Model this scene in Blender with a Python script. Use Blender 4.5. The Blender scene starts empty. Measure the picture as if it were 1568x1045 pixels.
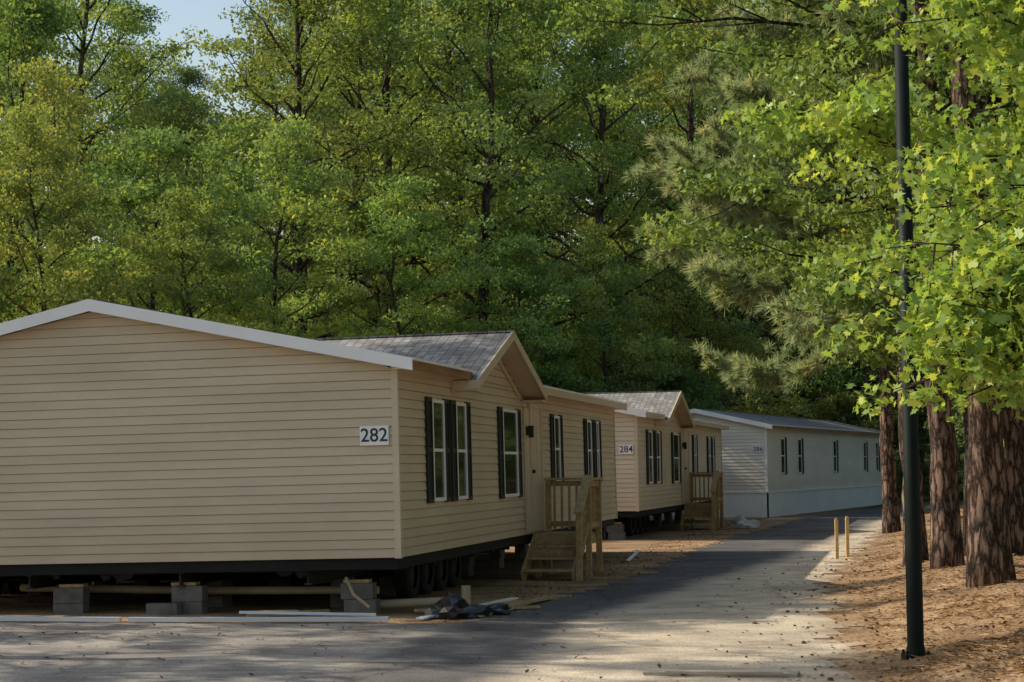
import bpy, math, numpy as np
from mathutils import Vector, Matrix
scn=bpy.context.scene
col=scn.collection
# ---------------------------------------------------------------- helpers
def nodemat(name):
    m=bpy.data.materials.new(name); m.use_nodes=True
    nt=m.node_tree; nt.nodes.clear()
    return m,nt,nt.nodes.new,nt.links.new
def ramp(N,stops):
    r=N('ShaderNodeValToRGB'); e=r.color_ramp.elements
    e[0].position=stops[0][0]; e[0].color=(*stops[0][1],1)
    e[1].position=stops[-1][0]; e[1].color=(*stops[-1][1],1)
    for p,c in stops[1:-1]:
        x=e.new(p); x.color=(*c,1)
    return r
def simple(name,c,rough=.6,var=.15,scale=3.,spec=.3,bump=0,metal=0,stretch=(1,1,1)):
    m,nt,N,L=nodemat(name)
    o=N('ShaderNodeOutputMaterial'); b=N('ShaderNodeBsdfPrincipled')
    b.inputs['Roughness'].default_value=rough; b.inputs['Specular IOR Level'].default_value=spec
    b.inputs['Metallic'].default_value=metal
    tc=N('ShaderNodeTexCoord'); mp=N('ShaderNodeMapping'); mp.inputs['Scale'].default_value=stretch
    L(tc.outputs['Object'],mp.inputs[0])
    n=N('ShaderNodeTexNoise'); n.inputs['Scale'].default_value=scale; n.inputs['Detail'].default_value=6
    L(mp.outputs[0],n.inputs['Vector'])
    r=ramp(N,[(.25,tuple(x*(1-var) for x in c)),(.75,tuple(min(1,x*(1+var)) for x in c))])
    L(n.outputs['Fac'],r.inputs[0]); L(r.outputs[0],b.inputs['Base Color'])
    if bump:
        n2=N('ShaderNodeTexNoise'); n2.inputs['Scale'].default_value=scale*8; n2.inputs['Detail'].default_value=4
        L(mp.outputs[0],n2.inputs['Vector'])
        bp=N('ShaderNodeBump'); bp.inputs['Strength'].default_value=bump; bp.inputs['Distance'].default_value=.02
        L(n2.outputs['Fac'],bp.inputs['Height']); L(bp.outputs[0],b.inputs['Normal'])
    L(b.outputs[0],o.inputs[0]); return m
LG=1.6
def leafmat(name,stops,trans=.40,gloss=0,objvar=.7,tint=(1.5,1.42,.62),gain=None):
    gain=LG if gain is None else gain
    stops=[(p,tuple(x*gain for x in c)) for p,c in stops]
    m,nt,N,L=nodemat(name)
    o=N('ShaderNodeOutputMaterial')
    a=N('ShaderNodeAttribute'); a.attribute_name='rnd'
    r=ramp(N,stops); L(a.outputs['Fac'],r.inputs[0])
    oi=N('ShaderNodeObjectInfo')
    hs=N('ShaderNodeHueSaturation')
    mr=N('ShaderNodeMapRange'); mr.inputs[3].default_value=.5-.022*objvar*2; mr.inputs[4].default_value=.5+.018*objvar*2
    L(oi.outputs['Random'],mr.inputs[0]); L(mr.outputs[0],hs.inputs['Hue'])
    mu=N('ShaderNodeMath'); mu.operation='MULTIPLY'; mu.inputs[1].default_value=7.31; L(oi.outputs['Random'],mu.inputs[0])
    fr=N('ShaderNodeMath'); fr.operation='FRACT'; L(mu.outputs[0],fr.inputs[0])
    mr2=N('ShaderNodeMapRange'); mr2.inputs[3].default_value=1-.4*objvar; mr2.inputs[4].default_value=1+.4*objvar
    L(fr.outputs[0],mr2.inputs[0]); L(mr2.outputs[0],hs.inputs['Value'])
    L(r.outputs[0],hs.inputs['Color'])
    d=N('ShaderNodeBsdfDiffuse'); t=N('ShaderNodeBsdfTranslucent')
    L(hs.outputs[0],d.inputs[0])
    tc=N('ShaderNodeMix'); tc.data_type='RGBA'; tc.blend_type='MULTIPLY'; tc.inputs[0].default_value=1
    L(hs.outputs[0],tc.inputs[6]); tc.inputs[7].default_value=(*tint,1)
    L(tc.outputs[2],t.inputs[0])
    m1=N('ShaderNodeMixShader'); m1.inputs[0].default_value=trans; L(d.outputs[0],m1.inputs[1]); L(t.outputs[0],m1.inputs[2])
    if gloss:
        g=N('ShaderNodeBsdfGlossy'); g.inputs['Roughness'].default_value=.4; g.inputs['Color'].default_value=(.7,.85,.6,1)
        m2=N('ShaderNodeMixShader'); m2.inputs[0].default_value=gloss; L(m1.outputs[0],m2.inputs[1]); L(g.outputs[0],m2.inputs[2])
        L(m2.outputs[0],o.inputs[0])
    else: L(m1.outputs[0],o.inputs[0])
    return m

class Buf:
    def __init__(s): s.v=[]; s.f=[]; s.mi=[]
    def box(s,x0,x1,y0,y1,z0,z1,mi=0):
        b=len(s.v)
        s.v+=[(x,y,z) for z in (z0,z1) for y in (y0,y1) for x in (x0,x1)]
        for q in ((0,2,3,1),(4,5,7,6),(0,1,5,4),(2,6,7,3),(0,4,6,2),(1,3,7,5)):
            s.f.append(tuple(b+i for i in q)); s.mi.append(mi)
    def poly(s,pts,mi=0):
        b=len(s.v); s.v+=[tuple(p) for p in pts]; s.f.append(tuple(range(b,b+len(pts)))); s.mi.append(mi)
    def beam(s,p,q,w,h,mi=0,up=(0,0,1)):
        p=Vector(p);q=Vector(q);d=(q-p).normalized();up=Vector(up)
        a=d.cross(up)
        if a.length<1e-4: a=d.cross(Vector((1,0,0)))
        a.normalize(); c=a.cross(d); b=len(s.v)
        for e in (p,q):
            for sx,sy in ((-1,-1),(1,-1),(1,1),(-1,1)):
                s.v.append(tuple(e+a*(sx*w/2)+c*(sy*h/2)))
        for qd in ((3,2,1,0),(4,5,6,7),(0,1,5,4),(1,2,6,5),(2,3,7,6),(3,0,4,7)):
            s.f.append(tuple(b+i for i in qd)); s.mi.append(mi)
    def prism(s,sec,a0,a1,axis,mi=0):
        n=len(sec); b=len(s.v)
        for a in (a0,a1):
            for h,z in sec: s.v.append((a,h,z) if axis=='x' else (h,a,z))
        s.f.append(tuple(range(b,b+n))); s.f.append(tuple(range(b+2*n-1,b+n-1,-1))); s.mi+=[mi,mi]
        for i in range(n):
            j=(i+1)%n; s.f.append((b+i,b+n+i,b+n+j,b+j)); s.mi.append(mi)
    def tube(s,pts,rad,sides=7,mi=0,rough=None):
        b=len(s.v); n=len(pts); P=[Vector(p) for p in pts]
        for i in range(n):
            d=(P[min(i+1,n-1)]-P[max(i-1,0)]).normalized()
            ref=Vector((1,0,0)) if abs(d.x)<.8 else Vector((0,1,0))
            a=d.cross(ref).normalized(); c=d.cross(a)
            for k in range(sides):
                t=2*math.pi*k/sides
                rr=rad[i]*(1+(rough.normal()*.05 if rough is not None else 0))
                s.v.append(tuple(P[i]+(a*math.cos(t)+c*math.sin(t))*rr))
        for i in range(n-1):
            for k in range(sides):
                k2=(k+1)%sides
                s.f.append((b+i*sides+k,b+i*sides+k2,b+(i+1)*sides+k2,b+(i+1)*sides+k)); s.mi.append(mi)
        s.f.append(tuple(b+k for k in range(sides))[::-1]); s.mi.append(mi)
        s.f.append(tuple(b+(n-1)*sides+k for k in range(sides))); s.mi.append(mi)
    def mesh(s,name,mats,smooth=False):
        me=bpy.data.meshes.new(name); me.from_pydata(s.v,[],s.f)
        for m in mats: me.materials.append(m)
        me.polygons.foreach_set('material_index',s.mi)
        if smooth: me.polygons.foreach_set('use_smooth',[True]*len(s.f))
        me.update(); return me
def obj(name,me,parent=None,loc=(0,0,0),rotz=0,sc=1):
    o=bpy.data.objects.new(name,me); col.objects.link(o)
    o.location=loc; o.rotation_euler=(0,0,rotz)
    o.scale=(sc,sc,sc) if not hasattr(sc,'__len__') else sc
    if parent: o.parent=parent
    return o
def empty(name,loc=(0,0,0)):
    o=bpy.data.objects.new(name,None); col.objects.link(o); o.location=loc; o.empty_display_size=.3; return o

DIAMOND=np.array([(-.5,0,0),(-.1,-.27,.06),(.5,0,-.05),(-.1,.27,.06)])
NEEDLE=np.array([(0,-.045,0),(1,0,-.06),(0,.045,0)])
NEEDLEW=np.array([(0,-.05,0),(.6,-.04,-.02),(1,0,-.06),(0,.05,0)])
MAPLE=np.array([(-.5,0,0),(-.42,-.22,.03),(-.12,-.18,.02),(-.05,-.5,.07),(.12,-.17,.02),(.3,-.28,.03),(.26,-.1,.01),(.58,0,-.08),
                (.26,.1,.01),(.3,.28,.03),(.12,.17,.02),(-.05,.5,.07),(-.12,.18,.02),(-.42,.22,.03)])
def norm(a): return a/np.maximum(np.linalg.norm(a,axis=1,keepdims=True),1e-6)
def leaves(name,C,S,rng,mat,T=DIAMOND,up=.6,U=None,rnd=None):
    n=len(C); k=len(T)
    Nn=norm(rng.normal(size=(n,3))+np.array([0,0,up]))
    if U is None: U=norm(np.cross(Nn,rng.normal(size=(n,3))))
    else: Nn=norm(np.cross(U,rng.normal(size=(n,3))))
    V=np.cross(Nn,U)
    S=np.asarray(S).reshape(-1,1,1)*np.ones((n,1,1))
    P=C[:,None,:]+S*(T[None,:,0:1]*U[:,None,:]+T[None,:,1:2]*V[:,None,:]+T[None,:,2:3]*Nn[:,None,:])
    me=bpy.data.meshes.new(name)
    me.vertices.add(n*k); me.vertices.foreach_set('co',P.reshape(-1).astype(np.float32))
    me.loops.add(n*k); me.loops.foreach_set('vertex_index',np.arange(n*k,dtype=np.int32))
    me.polygons.add(n); me.polygons.foreach_set('loop_start',np.arange(n,dtype=np.int32)*k)
    me.update(calc_edges=True)
    if rnd is None: rnd=rng.random(n)
    at=me.attributes.new('rnd','FLOAT','POINT'); at.data.foreach_set('value',np.repeat(rnd,k).astype(np.float32))
    me.materials.append(mat); return me
def sm(t): t=np.clip(t,0,1); return t*t*(3-2*t)

# ---------------------------------------------------------------- materials
def barkmat(name,c1,c2,sc=5):
    m,nt,N,L=nodemat(name)
    o=N('ShaderNodeOutputMaterial'); b=N('ShaderNodeBsdfPrincipled'); b.inputs['Roughness'].default_value=.95
    b.inputs['Specular IOR Level'].default_value=.1
    tc=N('ShaderNodeTexCoord'); mp=N('ShaderNodeMapping'); mp.inputs['Scale'].default_value=(1,1,.25)
    L(tc.outputs['Object'],mp.inputs[0])
    nz=N('ShaderNodeTexNoise'); nz.inputs['Scale'].default_value=sc*1.5; nz.inputs['Detail'].default_value=8; nz.inputs['Roughness'].default_value=.7
    L(mp.outputs[0],nz.inputs['Vector'])
    mx=N('ShaderNodeMix'); mx.data_type='RGBA'; mx.inputs[0].default_value=.22
    L(mp.outputs[0],mx.inputs[6]); L(nz.outputs['Color'],mx.inputs[7])
    vo=N('ShaderNodeTexVoronoi'); vo.feature='DISTANCE_TO_EDGE'; vo.inputs['Scale'].default_value=sc*2.6
    L(mx.outputs[2],vo.inputs['Vector'])
    r=ramp(N,[(0,(.018,.013,.011)),(.08,c2),(.26,c1)]); L(vo.outputs['Distance'],r.inputs[0])
    n3=N('ShaderNodeTexNoise'); n3.inputs['Scale'].default_value=1.7; n3.inputs['Detail'].default_value=5; L(tc.outputs['Object'],n3.inputs['Vector'])
    mm=N('ShaderNodeMix'); mm.data_type='RGBA'; mm.blend_type='MULTIPLY'; mm.inputs[0].default_value=.85
    r2=ramp(N,[(.35,(.62,.66,.70)),(.65,(1.35,1.2,1.08))]); L(n3.outputs['Fac'],r2.inputs[0])
    L(r.outputs[0],mm.inputs[6]); L(r2.outputs[0],mm.inputs[7]); L(mm.outputs[2],b.inputs['Base Color'])
    bp=N('ShaderNodeBump'); bp.inputs['Strength'].default_value=1; bp.inputs['Distance'].default_value=.08
    ad=N('ShaderNodeMath'); ad.operation='ADD'; L(r.outputs[0],ad.inputs[0]); m4=N('ShaderNodeMath'); m4.operation='MULTIPLY'; m4.inputs[1].default_value=.15; L(nz.outputs['Fac'],m4.inputs[0]); L(m4.outputs[0],ad.inputs[1])
    L(ad.outputs[0],bp.inputs['Height']); L(bp.outputs[0],b.inputs['Normal'])
    L(b.outputs[0],o.inputs[0]); return m
M_pbark=barkmat('pine_bark',(.26,.185,.145),(.085,.06,.048))
M_bark=barkmat('bark',(.16,.135,.11),(.055,.045,.035),6)
M_leafA=leafmat('leaves_green',[(0,(.04,.07,.03)),(.5,(.11,.16,.062)),(.85,(.18,.22,.078)),(1,(.31,.28,.07))])
M_leafB=leafmat('leaves_light',[(0,(.07,.11,.042)),(.5,(.16,.215,.076)),(.85,(.26,.29,.09)),(1,(.42,.35,.08))])
M_leafD=leafmat('leaves_dark',[(0,(.04,.068,.035)),(.6,(.09,.135,.06)),(1,(.15,.185,.065))])
M_leafM=leafmat('leaves_maple',[(0,(.09,.155,.045)),(.6,(.18,.25,.068)),(1,(.28,.31,.075))],trans=.46,objvar=.1,gloss=.02,gain=1.6)
M_leafO=leafmat('leaves_oak',[(0,(.045,.08,.03)),(.6,(.12,.175,.056)),(.93,(.20,.24,.066)),(1,(.31,.24,.06))],trans=.42,objvar=.1,gloss=.03)
M_needle=leafmat('pine_needles',[(0,(.10,.14,.075)),(.5,(.20,.24,.125)),(.85,(.29,.30,.155)),(1,(.40,.29,.17))],trans=.4,objvar=.1,tint=(1.25,1.2,.85),gain=1.65)
M_fallen=leafmat('fallen_leaf',[(0,(.06,.038,.02)),(.6,(.15,.082,.04)),(1,(.30,.17,.07))],trans=.05,objvar=0,gain=1)
M_straw=leafmat('pine_straw',[(0,(.16,.095,.05)),(.6,(.42,.26,.145)),(1,(.62,.43,.26))],trans=.05,objvar=0,gain=1)

M_white=simple('white_trim',(.86,.86,.85),.45,.04,2)
M_wood=simple('deck_wood',(.42,.30,.15),.75,.3,6,.2,.3,stretch=(.6,3,3))
M_rawwood=simple('raw_fascia',(.29,.165,.07),.8,.35,4,.2,.2,stretch=(.4,3,3))
M_black=simple('underbelly',(.012,.012,.012),.8,.3,2)
M_shutter=simple('shutter_paint',(.018,.018,.018),.5,.2,4)
M_steel=simple('chassis_steel',(.03,.027,.025),.6,.4,3)
M_conc=simple('concrete_block',(.15,.14,.125),.9,.35,5,.2,.5)
M_tire=simple('tire',(.02,.02,.02),.85,.2,5)
M_post=simple('post_paint',(.006,.011,.009),.6,.3,3,.15)
M_pipe=simple('pvc_pipe',(.34,.27,.17),.5,.2,3)
M_trimtan=simple('tan_trim',(.62,.515,.375),.5,.08,2)
M_dark=simple('digit_ink',(.03,.035,.04),.5,.1,3)
M_skirt=simple('skirting',(.84,.85,.85),.5,.05,1)
M_curt=simple('curtain',(.55,.54,.5),.9,.15,5)
M_brass=simple('lamp_metal',(.02,.02,.02),.4,.1,5)
M_bag=simple('plastic_bag',(.015,.017,.02),.18,.3,5,.6)
M_bagw=simple('white_plastic',(.6,.62,.65),.4,.1,5)
m,nt,N,L=nodemat('window_glass'); o=N('ShaderNodeOutputMaterial'); b=N('ShaderNodeBsdfPrincipled')
b.inputs['Base Color'].default_value=(.012,.014,.016,1); b.inputs['Roughness'].default_value=.04; b.inputs['IOR'].default_value=1.6
nn=N('ShaderNodeTexNoise'); nn.inputs['Scale'].default_value=1.5; bb=N('ShaderNodeBump'); bb.inputs['Strength'].default_value=.04
L(nn.outputs[0],bb.inputs['Height']); L(bb.outputs[0],b.inputs['Normal']); L(b.outputs[0],o.inputs[0]); M_glass=m
def siding(name,c):
    m,nt,N,L=nodemat(name); o=N('ShaderNodeOutputMaterial'); b=N('ShaderNodeBsdfPrincipled')
    b.inputs['Roughness'].default_value=.5; b.inputs['Specular IOR Level'].default_value=.3
    tc=N('ShaderNodeTexCoord'); mp=N('ShaderNodeMapping'); mp.inputs['Scale'].default_value=(.25,.25,1.2); L(tc.outputs['Object'],mp.inputs[0])
    n=N('ShaderNodeTexNoise'); n.inputs['Scale'].default_value=1.6; n.inputs['Detail'].default_value=8; n.inputs['Roughness'].default_value=.65
    L(mp.outputs[0],n.inputs['Vector'])
    r=ramp(N,[(.3,tuple(x*.84 for x in c)),(.7,tuple(x*1.08 for x in c))]); L(n.outputs['Fac'],r.inputs[0])
    sx=N('ShaderNodeSeparateXYZ'); L(tc.outputs['Object'],sx.inputs[0])
    mr=N('ShaderNodeMapRange'); mr.inputs[1].default_value=.65; mr.inputs[2].default_value=1.6; mr.inputs[3].default_value=.45; mr.inputs[4].default_value=0
    L(sx.outputs['Z'],mr.inputs[0])
    nd=N('ShaderNodeMath'); nd.operation='MULTIPLY'; L(mr.outputs[0],nd.inputs[0]); n5=N('ShaderNodeTexNoise'); n5.inputs['Scale'].default_value=2.5; n5.inputs['Detail'].default_value=5; L(tc.outputs['Object'],n5.inputs['Vector'])
    m6=N('ShaderNodeMath'); m6.operation='MULTIPLY'; m6.inputs[1].default_value=1.8; L(n5.outputs['Fac'],m6.inputs[0]); L(m6.outputs[0],nd.inputs[1])
    mm=N('ShaderNodeMix'); mm.data_type='RGBA'; L(nd.outputs[0],mm.inputs[0]); L(r.outputs[0],mm.inputs[6]); mm.inputs[7].default_value=(c[0]*.72,c[1]*.66,c[2]*.58,1)
    L(mm.outputs[2],b.inputs['Base Color'])
    L(b.outputs[0],o.inputs[0]); return m
def shingle(name,c):
    m,nt,N,L=nodemat(name); o=N('ShaderNodeOutputMaterial'); b=N('ShaderNodeBsdfPrincipled'); b.inputs['Roughness'].default_value=.95
    tc=N('ShaderNodeTexCoord')
    br=N('ShaderNodeTexBrick'); br.inputs['Scale'].default_value=1; br.inputs['Brick Width'].default_value=.3; br.inputs['Row Height'].default_value=.14
    br.inputs['Mortar Size'].default_value=.008; br.inputs['Color1'].default_value=(*[x*.75 for x in c],1); br.inputs['Color2'].default_value=(*[x*1.25 for x in c],1)
    br.inputs['Mortar'].default_value=(*[x*.35 for x in c],1)
    L(tc.outputs['Object'],br.inputs['Vector'])
    n=N('ShaderNodeTexNoise'); n.inputs['Scale'].default_value=9; n.inputs['Detail'].default_value=8; L(tc.outputs['Object'],n.inputs['Vector'])
    r=ramp(N,[(.3,(.6,.6,.6)),(.7,(1.3,1.3,1.3))]); L(n.outputs['Fac'],r.inputs[0])
    mm=N('ShaderNodeMix'); mm.data_type='RGBA'; mm.blend_type='MULTIPLY'; mm.inputs[0].default_value=1; L(br.outputs['Color'],mm.inputs[6]); L(r.outputs[0],mm.inputs[7])
    L(mm.outputs[2],b.inputs['Base Color']); L(b.outputs[0],o.inputs[0]); return m
M_shing=shingle('shingles',(.24,.23,.22))
M_sid1=siding('siding_tan',(.64,.52,.37))
M_sid2=siding('siding_beige',(.72,.61,.46))
M_sid3=siding('siding_grey_beige',(.84,.78,.67))

# ---------------------------------------------------------------- ground
EY=[-50,0,15.8,27.7,37.8,59,70,95,200]; EX=[-2,.9,2.66,4.3,6.4,11.4,14.2,22,60]
def gz(X,Y):
    X=np.asarray(X,float);Y=np.asarray(Y,float)
    e=np.interp(Y,EY,EX); d=X-e
    z=.30*sm(d/2.4)+.6*sm((d-3)/14)
    z=z+sm(d/1.)*(.03*np.sin(X*2.3+Y*.7)+.03*np.sin(Y*1.9-X*1.1)+.015*np.sin(X*6.1+Y*4.3))
    z=z+18*sm((Y-95)/60)+sm((-X-22)/30)*3
    return z
def grid(name,xs,ys,zfun,mats,mask=None):
    X,Y=np.meshgrid(xs,ys); nx=len(xs); ny=len(ys)
    Z=zfun(X,Y); P=np.stack([X,Y,Z],-1).reshape(-1,3)
    i,j=np.meshgrid(np.arange(nx-1),np.arange(ny-1)); a=(j*nx+i).reshape(-1)
    F=np.stack([a,a+1,a+nx+1,a+nx],-1)
    if mask is not None:
        cx=(X[:-1,:-1]+X[1:,1:])/2; cy=(Y[:-1,:-1]+Y[1:,1:])/2
        F=F[mask(cx,cy).reshape(-1)]
        used=np.unique(F); mp=np.full(len(P),-1); mp[used]=np.arange(len(used)); P=P[used]; F=mp[F]
    me=bpy.data.meshes.new(name); n=len(F)
    me.vertices.add(len(P)); me.vertices.foreach_set('co',P.reshape(-1).astype(np.float32))
    me.loops.add(n*4); me.loops.foreach_set('vertex_index',F.reshape(-1).astype(np.int32))
    me.polygons.add(n); me.polygons.foreach_set('loop_start',np.arange(n,dtype=np.int32)*4)
    me.update(calc_edges=True); me.polygons.foreach_set('use_smooth',np.ones(n,bool))
    for m_ in mats: me.materials.append(m_)
    return me,P
def dirtmat():
    m,nt,N,L=nodemat('dirt_and_litter'); o=N('ShaderNodeOutputMaterial'); b=N('ShaderNodeBsdfPrincipled'); b.inputs['Roughness'].default_value=1; b.inputs['Specular IOR Level'].default_value=.1
    g=N('ShaderNodeNewGeometry')
    n=N('ShaderNodeTexNoise'); n.inputs['Scale'].default_value=.8; n.inputs['Detail'].default_value=10; n.inputs['Roughness'].default_value=.7
    n2=N('ShaderNodeTexNoise'); n2.inputs['Scale'].default_value=22; n2.inputs['Detail'].default_value=6
    L(g.outputs['Position'],n.inputs['Vector']); L(g.outputs['Position'],n2.inputs['Vector'])
    r=ramp(N,[(.3,(.15,.095,.055)),(.5,(.35,.235,.14)),(.7,(.56,.41,.265))]); L(n.outputs['Fac'],r.inputs[0])
    r2=ramp(N,[(.35,(.5,.47,.45)),(.6,(1.15,1.1,1.05))]); L(n2.outputs['Fac'],r2.inputs[0])
    mm=N('ShaderNodeMix'); mm.data_type='RGBA'; mm.blend_type='MULTIPLY'; mm.inputs[0].default_value=.9
    L(r.outputs[0],mm.inputs[6]); L(r2.outputs[0],mm.inputs[7])
    sx=N('ShaderNodeSeparateXYZ'); L(g.outputs['Position'],sx.inputs[0])
    mr=N('ShaderNodeMapRange'); mr.inputs[1].default_value=66; mr.inputs[2].default_value=84; L(sx.outputs['Y'],mr.inputs[0])
    rg=ramp(N,[(.35,(.03,.05,.02)),(.65,(.08,.11,.04))]); L(n.outputs['Fac'],rg.inputs[0])
    m7=N('ShaderNodeMix'); m7.data_type='RGBA'; L(mr.outputs[0],m7.inputs[0]); L(mm.outputs[2],m7.inputs[6]); L(rg.outputs[0],m7.inputs[7])
    L(m7.outputs[2],b.inputs['Base Color'])
    bp=N('ShaderNodeBump'); bp.inputs['Strength'].default_value=.8; bp.inputs['Distance'].default_value=.04; L(n2.outputs['Fac'],bp.inputs['Height']); L(bp.outputs[0],b.inputs['Normal'])
    L(b.outputs[0],o.inputs[0]); return m
M_dirt=dirtmat()
xs=np.concatenate([np.linspace(-600,-60,12),np.arange(-50,-14,3.),np.arange(-14,20,.4),np.arange(20,60,3.),np.linspace(62,600,12)])
ys=np.concatenate([np.linspace(-300,-10,12),np.arange(-5,10,2.),np.arange(10,70,.4),np.arange(70,200,4.),np.linspace(210,900,12)])
me,_=grid('ground',xs,ys,gz,[M_dirt]); obj('ground',me)
def lbound(X,Y):
    front=Y<22.35+np.clip(-1-X,0,60)*.2
    return front | (X>np.interp(Y,[22,27,32,41,48,60,66,92],[-.8,.7,2.1,3.7,5.3,8.3,9.8,19.6])+.12*np.sin(Y*3.1)+.1*np.sin(Y*7.7))
def roadmask(X,Y):
    e=np.interp(Y,EY,EX); return (X<e+.05+.15*np.sin(Y*2.1)+.1*np.sin(Y*5.3))&lbound(X,Y)
me,P=grid('road',np.arange(-45,26,.2),np.arange(-30,98,.2),lambda X,Y:gz(X,Y)+.006,[],roadmask)
X=P[:,0];Y=P[:,1]
dl=X-np.interp(Y,[-30,10,16,19.3,23.5,32,41,60,95],[-8,-2.6,-1.6,-1.2,-.4,1.4,3,7,19])
dr=np.interp(Y,[-30,10,15.8,22.4,29.8,38,60,95],[-3,-.6,-.13,.64,2.74,5.3,11,21])-X
ed=np.interp(Y,EY,EX)-X
for nm,v in (('dl',np.clip(dl,-3,3)),('dr',np.clip(dr,-3,3)),('ed',np.clip(ed,-1,3))):
    at=me.attributes.new(nm,'FLOAT','POINT'); at.data.foreach_set('value',v.astype(np.float32))
m,nt,N,L=nodemat('asphalt'); o=N('ShaderNodeOutputMaterial'); b=N('ShaderNodeBsdfPrincipled'); b.inputs['Roughness'].default_value=.9; b.inputs['Specular IOR Level'].default_value=.25
g=N('ShaderNodeNewGeometry')
nb=N('ShaderNodeTexNoise'); nb.inputs['Scale'].default_value=1.1; nb.inputs['Detail'].default_value=9; nb.inputs['Roughness'].default_value=.65
nf=N('ShaderNodeTexNoise'); nf.inputs['Scale'].default_value=45; nf.inputs['Detail'].default_value=4
nw=N('ShaderNodeTexNoise'); nw.inputs['Scale'].default_value=.38; nw.inputs['Detail'].default_value=7; nw.inputs['Roughness'].default_value=.6
L(g.outputs['Position'],nb.inputs['Vector']); L(g.outputs['Position'],nf.inputs['Vector']); L(g.outputs['Position'],nw.inputs['Vector'])
def attrmask(nm,w,amp):
    a=N('ShaderNodeAttribute'); a.attribute_name=nm
    s=N('ShaderNodeMath'); s.operation='SUBTRACT'; L(nb.outputs['Fac'],s.inputs[0]); s.inputs[1].default_value=.5
    k=N('ShaderNodeMath'); k.operation='MULTIPLY_ADD'; L(s.outputs[0],k.inputs[0]); k.inputs[1].default_value=amp; L(a.outputs['Fac'],k.inputs[2])
    r=N('ShaderNodeMapRange'); r.interpolation_type='SMOOTHSTEP'; r.inputs[1].default_value=-w; r.inputs[2].default_value=w; L(k.outputs[0],r.inputs[0]); return r.outputs[0]
def rampn(c1,c2):
    r=ramp(N,[(.35,c1),(.65,c2)]); L(nb.outputs['Fac'],r.inputs[0]); return r.outputs[0]
def mix(f,a,b_,bt='MIX'):
    x=N('ShaderNodeMix'); x.data_type='RGBA'; x.blend_type=bt
    if isinstance(f,float): x.inputs[0].default_value=f
    else: L(f,x.inputs[0])
    L(a,x.inputs[6]); L(b_,x.inputs[7]); return x.outputs[2]
lt=rampn((.20,.182,.165),(.38,.345,.30)); dk=rampn((.085,.081,.083),(.155,.146,.138)); tn=rampn((.42,.35,.265),(.70,.59,.45)); bn=rampn((.29,.195,.125),(.54,.39,.255))
c=mix(attrmask('dl',.2,1.2),lt,dk); c=mix(attrmask('dr',.35,1.5),tn,c); c=mix(attrmask('ed',.3,1.4),bn,c)
rw=ramp(N,[(.36,(.68,.67,.68)),(.55,(1.02,1.01,1.)),(.7,(1.18,1.14,1.08))]); L(nw.outputs['Fac'],rw.inputs[0]); c=mix(.9,c,rw.outputs[0],'MULTIPLY')
rf=ramp(N,[(.35,(.65,.65,.65)),(.65,(1.25,1.25,1.25))]); L(nf.outputs['Fac'],rf.inputs[0])
c=mix(.85,c,rf.outputs[0],'MULTIPLY')
vc=N('ShaderNodeTexVoronoi'); vc.feature='DISTANCE_TO_EDGE'; vc.inputs['Scale'].default_value=.35
mv=N('ShaderNodeMix'); mv.data_type='RGBA'; mv.inputs[0].default_value=.25; L(g.outputs['Position'],mv.inputs[6]); L(nb.outputs['Color'],mv.inputs[7]); L(mv.outputs[2],vc.inputs['Vector'])
rc=ramp(N,[(.0,(.5,.48,.47)),(.010,(1,1,1))]); L(vc.outputs['Distance'],rc.inputs[0])
c=mix(.6,c,rc.outputs[0],'MULTIPLY'); L(c,b.inputs['Base Color'])
bp=N('ShaderNodeBump'); bp.inputs['Strength'].default_value=.6; bp.inputs['Distance'].default_value=.01; L(nf.outputs['Fac'],bp.inputs['Height']); L(bp.outputs[0],b.inputs['Normal'])
L(b.outputs[0],o.inputs[0]); me.materials.append(m); obj('road',me)

# ---------------------------------------------------------------- homes
def laps(buf,org,u,n,z0,z1,lim,p=.113,mi=0):
    org=Vector(org);u=Vector(u);n=Vector(n); z=z0
    def P(s,off,zz): q=org+u*s+n*off; return (q.x,q.y,zz)
    while z<z1-.01:
        zt=min(z+p,z1); a0,b0=lim(z); a1,b1=lim(zt)
        if b0-a0<.02: break
        if b1<a1: a1=b1=(a1+b1)/2
        buf.poly([P(a0,.020,z),P(b0,.020,z),P(b1,.006,zt-.008),P(a1,.006,zt-.008)],mi)
        buf.poly([P(a0,-.010,zt-.008),P(b0,-.010,zt-.008),P(b1,-.010,zt),P(a1,-.010,zt)],mi)
        buf.poly([P(a1,.006,zt-.008),P(b1,.006,zt-.008),P(b1,-.010,zt-.008),P(a1,-.010,zt-.008)],mi)
        buf.poly([P(a0,-.010,z),P(b0,-.010,z),P(b0,.020,z),P(a0,.020,z)],mi)
        z+=p
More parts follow.
